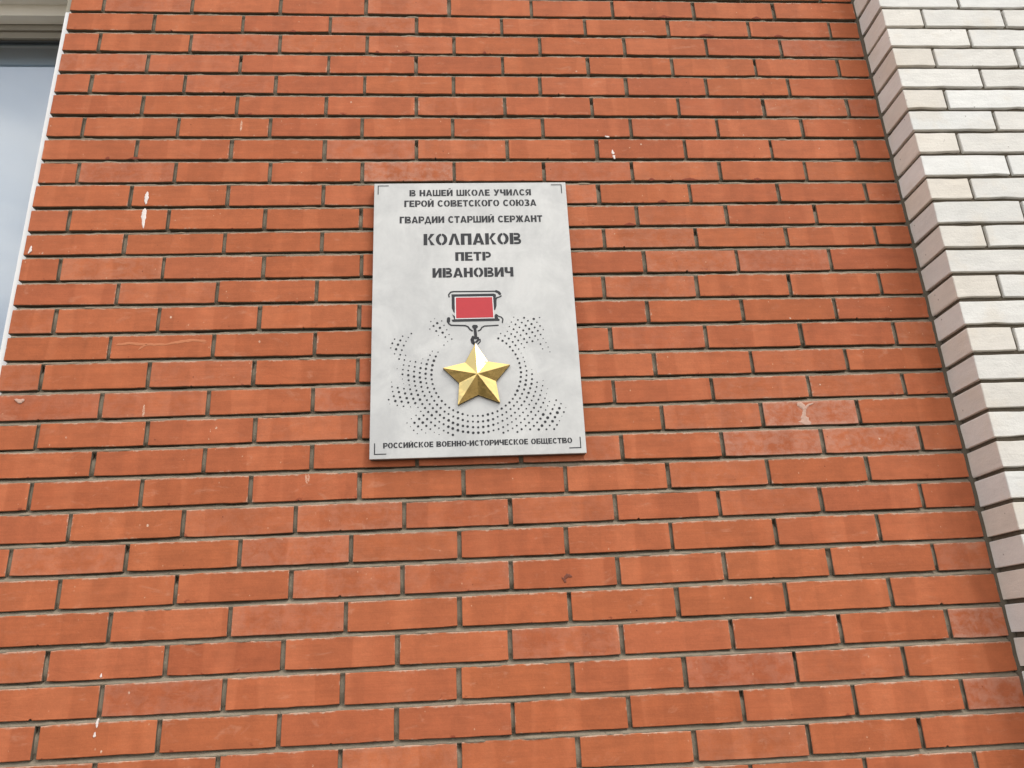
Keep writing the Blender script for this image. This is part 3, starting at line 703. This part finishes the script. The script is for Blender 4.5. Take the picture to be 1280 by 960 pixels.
DOTS = [(167,383,10),(157,375,15),(186,376,15),(174,370,30),(164,362,25),(192,363,15),(181,356,30),(154,353,15),(199,350,15),(171,347,25),(188,342,30),(177,334,12),(205,336,15),(195,329,20),(212,323,18),(201,316,10),(191,306,15),(105,341,20),(82,334,18),(97,330,15),(61,326,18),(76,322,25),(91,319,15),(55,314,23),(70,310,30),(85,307,22),(51,301,15),(65,297,30),(80,294,22),(61,284,15),(76,281,22),(90,279,15),(73,269,22),(87,266,20),(102,262,15),(116,260,20),(131,256,17),(135,268,10),(145,253,30),(149,265,22),(154,278,18),(160,289,12),(175,286,15),(169,274,26),(164,262,33),(160,249,33),(158,236,30),(85,252,18),(99,249,20),(114,246,22),(129,242,28),(143,240,30),(68,242,10),(83,239,18),(97,236,22),(112,233,25),(127,229,26),(142,226,30),(157,223,30),(82,226,23),(97,223,30),(112,219,30),(127,216,30),(142,213,24),(158,210,25),(82,213,10),(98,209,25),(113,206,25),(129,203,30),(144,200,23),(160,197,25),(54,205,10),(85,200,8),(100,196,16),(115,193,23),(131,190,25),(147,187,25),(164,184,25),(55,192,18),(70,189,23),(86,186,20),(102,184,23),(118,180,25),(134,177,25),(152,175,23),(169,172,25),(57,179,17),(73,177,28),(89,173,27),(105,171,28),(122,168,30),(139,165,25),(157,163,25),(175,161,25),(60,166,25),(76,163,28),(93,160,30),(110,158,30),(127,155,30),(145,153,25),(164,151,25),(183,150,27),(47,157,20),(64,153,30),(80,151,28),(97,148,28),(115,146,28),(133,143,25),(152,142,25),(171,140,27),(192,140,25),(50,145,8),(69,141,17),(85,138,20),(103,136,13),(122,134,15),(140,132,26),(160,131,27),(180,131,26),(202,131,24),(129,123,15),(148,121,26),(169,121,30),(190,121,25),(212,124,24),(117,113,15),(136,112,25),(157,112,30),(178,112,28),(200,114,23),(224,118,28),(105,104,12),(125,103,29),(145,102,28),(166,103,23),(188,104,28),(212,107,24),(236,113,28),(94,93,13),(113,93,28),(134,93,32),(155,93,25),(176,94,22),(200,97,33),(224,102,30),(249,109,20),(262,107,22),(103,83,10),(122,83,27),(143,84,27),(165,84,25),(187,87,24),(211,90,32),(236,97,28),(249,93,25),(262,92,22),(111,73,17),(131,74,17),(153,75,20),(175,77,17),(199,80,32),(223,85,33),(236,81,30),(248,79,30),(262,77,28),(120,64,12),(141,65,12),(163,66,10),(187,70,20),(210,75,33),(223,70,33),(236,66,30),(249,64,32),(262,62,32),(175,60,12),(198,64,24),(210,58,29),(275,107,24),(275,91,26),(275,76,27),(275,62,32),(288,107,27),(301,110,32),(313,113,27),(326,118,25),(337,125,28),(348,133,25),(358,141,28),(367,151,23),(374,162,28),(380,173,33),(385,185,28),(389,198,29),(391,211,29),(392,224,29),(288,92,27),(301,94,32),(314,97,27),(326,103,22),(338,108,23),(349,115,23),(360,123,23),(369,132,24),(378,142,23),(386,152,23),(392,164,25),(398,176,26),(402,189,32),(404,201,29),(406,215,23),(288,77,30),(301,79,30),(314,82,28),(326,86,21),(338,92,24),(350,98,20),(361,105,23),(371,113,23),(381,123,23),(389,133,25),(397,143,25),(404,154,25),(409,166,30),(414,179,27),(418,191,29),(420,204,25),(421,218,23),(288,62,31),(301,64,28),(314,67,22),(327,70,23),(339,75,23),(351,81,20),(362,88,18),(373,96,20),(383,104,20),(392,113,20),(401,123,20),(409,134,20),(416,145,20),(422,157,23),(427,169,21),(431,182,20),(433,195,19),(339,60,25),(351,65,21),(363,71,18),(374,78,21),(385,86,20),(395,95,22),(404,104,22),(413,114,25),(421,125,25),(427,136,25),(434,147,23),(439,159,22),(443,172,18),(447,185,18),(449,199,10),(375,61,24),(386,68,25),(397,77,22),(406,85,24),(416,95,24),(424,105,23),(432,115,21),(439,126,23),(446,138,23),(451,150,18),(456,163,10),(459,176,8),(408,67,25),(418,76,25),(427,85,23),(436,95,28),(444,106,35),(451,118,17),(457,129,15),(462,141,15),(430,66,29),(439,76,34),(448,86,32),(455,97,36),(463,108,28),(469,120,25),(475,131,18),(480,144,20),(450,66,23),(459,76,22),(467,87,33),(474,98,30),(481,110,36),(487,122,32),(492,134,18),(470,66,24),(478,77,23),(485,88,13),(492,100,10),(498,111,23),(504,123,10),(380,383,13),(408,381,25),(434,377,30),(450,381,15),(391,375,20),(418,372,22),(373,369,16),(401,367,22),(427,362,28),(442,367,17),(384,362,23),(411,358,26),(435,352,23),(450,356,21),(367,356,15),(394,353,21),(420,348,28),(443,342,24),(458,345,15),(378,348,24),(404,344,25),(428,338,25),(450,331,21),(361,342,14),(387,339,21),(412,334,25),(435,327,22),(456,319,13),(343,336,16),(371,334,22),(396,330,22),(420,323,21),(442,316,16),(463,307,13),(336,322,28),(354,329,21),(381,326,24),(405,319,25),(427,312,25),(448,303,21),(468,294,14),(347,315,28),(364,321,25),(389,315,24),(412,309,22),(453,289,15),(472,280,12),(357,307,26),(374,311,24),(397,305,18),(366,297,26),(381,301,24),(404,294,16),(373,286,26),(389,290,19),(380,275,27),(395,278,10),(385,263,26),(400,266,14),(389,250,28),(403,254,18),(391,237,28),(405,241,20),(421,231,10),(407,228,22)]
flat([[(x + s * .116 * math.cos(a * pi / 4), z + s * .116 * math.sin(a * pi / 4)) for a in range(8)] for x, z, s in DOTS], 'dot_print', M_ink, 'rings of small dark dots round the star')['kind'] = 'stuff'
STROKES = [([(206.9,447.1),(205.8,453.9),(211.6,461.2),(218.8,462.7),(336.3,461.7)],16),([(335.3,461.7),(342.3,458.2),(345.2,453.6)],30),([(333.7,436.3),(337.2,442.6),(343.8,444.3),(348.5,447.4)],15),([(333.7,391.5),(339.2,386.5),(346.6,383.9),(350.4,377.9),(348.5,367.7)],14),([(202.5,375.8),(204.4,368.1),(210.9,362.7),(248.0,361.2),(255.9,357.8),(260.8,349.8),(267.0,345.3)],17),([(204.6,382.4),(203.7,373.6)],36),([(283.3,344.9),(289.4,347.9),(293.0,354.8),(300.2,358.6),(336.9,360.2)],15),([(274.3,352.3),(275.1,340.3),(276.1,323.9)],32),([(268.2,329.1),(263.8,319.9),(265.7,311.2),(270.6,306.7)],20),([(271.1,326.2),(267.9,318.7),(270.7,311.0)],24),([(281.5,324.9),(282.5,318.4),(276.8,313.1)],24),([(287.0,320.4),(287.3,313.5),(281.0,307.1)],14)]
POLYS = [[(213.2,454.9),(221.7,454.7),(327.9,455.0),(333.9,452.6),(334.9,446.9),(331.0,441.4),(323.4,445.1),(221.5,446.6),(213.8,445.4)],[(213.8,446.3),(221.5,446.1),(221.2,398.7),(217.7,402.1),(213.6,413.3)],[(326.4,442.4),(336.0,443.5),(334.7,417.6),(330.5,405.4),(327.7,405.5)],[(212.6,378.9),(220.3,380.5),(327.2,380.1),(335.3,381.9),(342.2,377.4),(340.7,373.0),(215.1,372.7)],[(214.1,395.5),(222.0,388.7),(222.7,379.8),(220.3,379.2)],[(328.8,379.9),(327.9,387.6),(331.8,394.7),(335.2,389.7),(338.3,379.7)],[(266.4,358.0),(269.1,362.3),(274.6,363.1),(280.6,361.9),(282.9,357.6),(280.7,352.9),(274.2,350.8),(268.8,352.2)]]
def stroke(pts, w_):
    hw = w_ * .25 / 2; res = []
    for i in range(len(pts) - 1):
        a = Vector(pts[i]); b2 = Vector(pts[i + 1]); t = (b2 - a).normalized(); n = Vector((-t.y, t.x)) * hw
        res.append([tuple(a + n), tuple(a - n), tuple(b2 - n), tuple(b2 + n)])
    for p in pts: res.append([(p[0] + hw * math.cos(k * pi / 5), p[1] + hw * math.sin(k * pi / 5)) for k in range(10)])
    return res
flat([q for pts, w_ in STROKES for q in stroke(pts, w_)] + POLYS, 'medal_outline', M_ink, 'dark outline of the medal bar and ring')
flat([[(222.2, 380.2), (327.4, 381.0), (326.0, 446.2), (222.4, 446.6)]], 'ribbon_border', M_wp, None, y=-.0005)
flat([[(224.8, 382.8), (325.0, 383.4), (323.8, 443.8), (225.0, 444.2)]], 'red_ribbon', M_redp, 'flat red ribbon rectangle with white outline', y=-.0008)
# --- the star
gold = NT('polished_gold'); Pq = gold.coord('pos')
gh = gold.noise(Pq, 10, 1, .5); gh2 = gold.noise(Pq, 60, 1, .5)
gold.bump(gold.math('MULTIPLY_ADD', gh2, .03, gh), .45, .010)
gold.done(gold.mix(gold.noise(Pq, 12, 3), (.88, .61, .21), (.94, .69, .29)), .06, 1.0)
cx, cz = 1.2075 - PXo, -1.2396 - PZo
tips = []
for i in range(10):
    a = math.radians(91.7 - 36 * i); rr = .0928 if i % 2 == 0 else .0505
    tips.append((cx + rr * math.cos(a), cz + rr * math.sin(a)))
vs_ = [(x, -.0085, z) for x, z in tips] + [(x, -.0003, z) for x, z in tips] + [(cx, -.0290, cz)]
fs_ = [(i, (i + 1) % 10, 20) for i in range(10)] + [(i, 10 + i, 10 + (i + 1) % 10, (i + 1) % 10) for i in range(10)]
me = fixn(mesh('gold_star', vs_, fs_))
o = link('gold_star', me, gold.m, plq); me.materials.append(plain('shaded_gold_edge', (.16, .11, .045), .45, .2, 60, 1.0))  # rim coloured dark to paint the shadow along the star's edge
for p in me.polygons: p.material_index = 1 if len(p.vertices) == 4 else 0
o['label'] = 'polished gold five-pointed star with raised facets'
bv = o.modifiers.new('bevel', 'BEVEL'); bv.width = .0005; bv.segments = 1
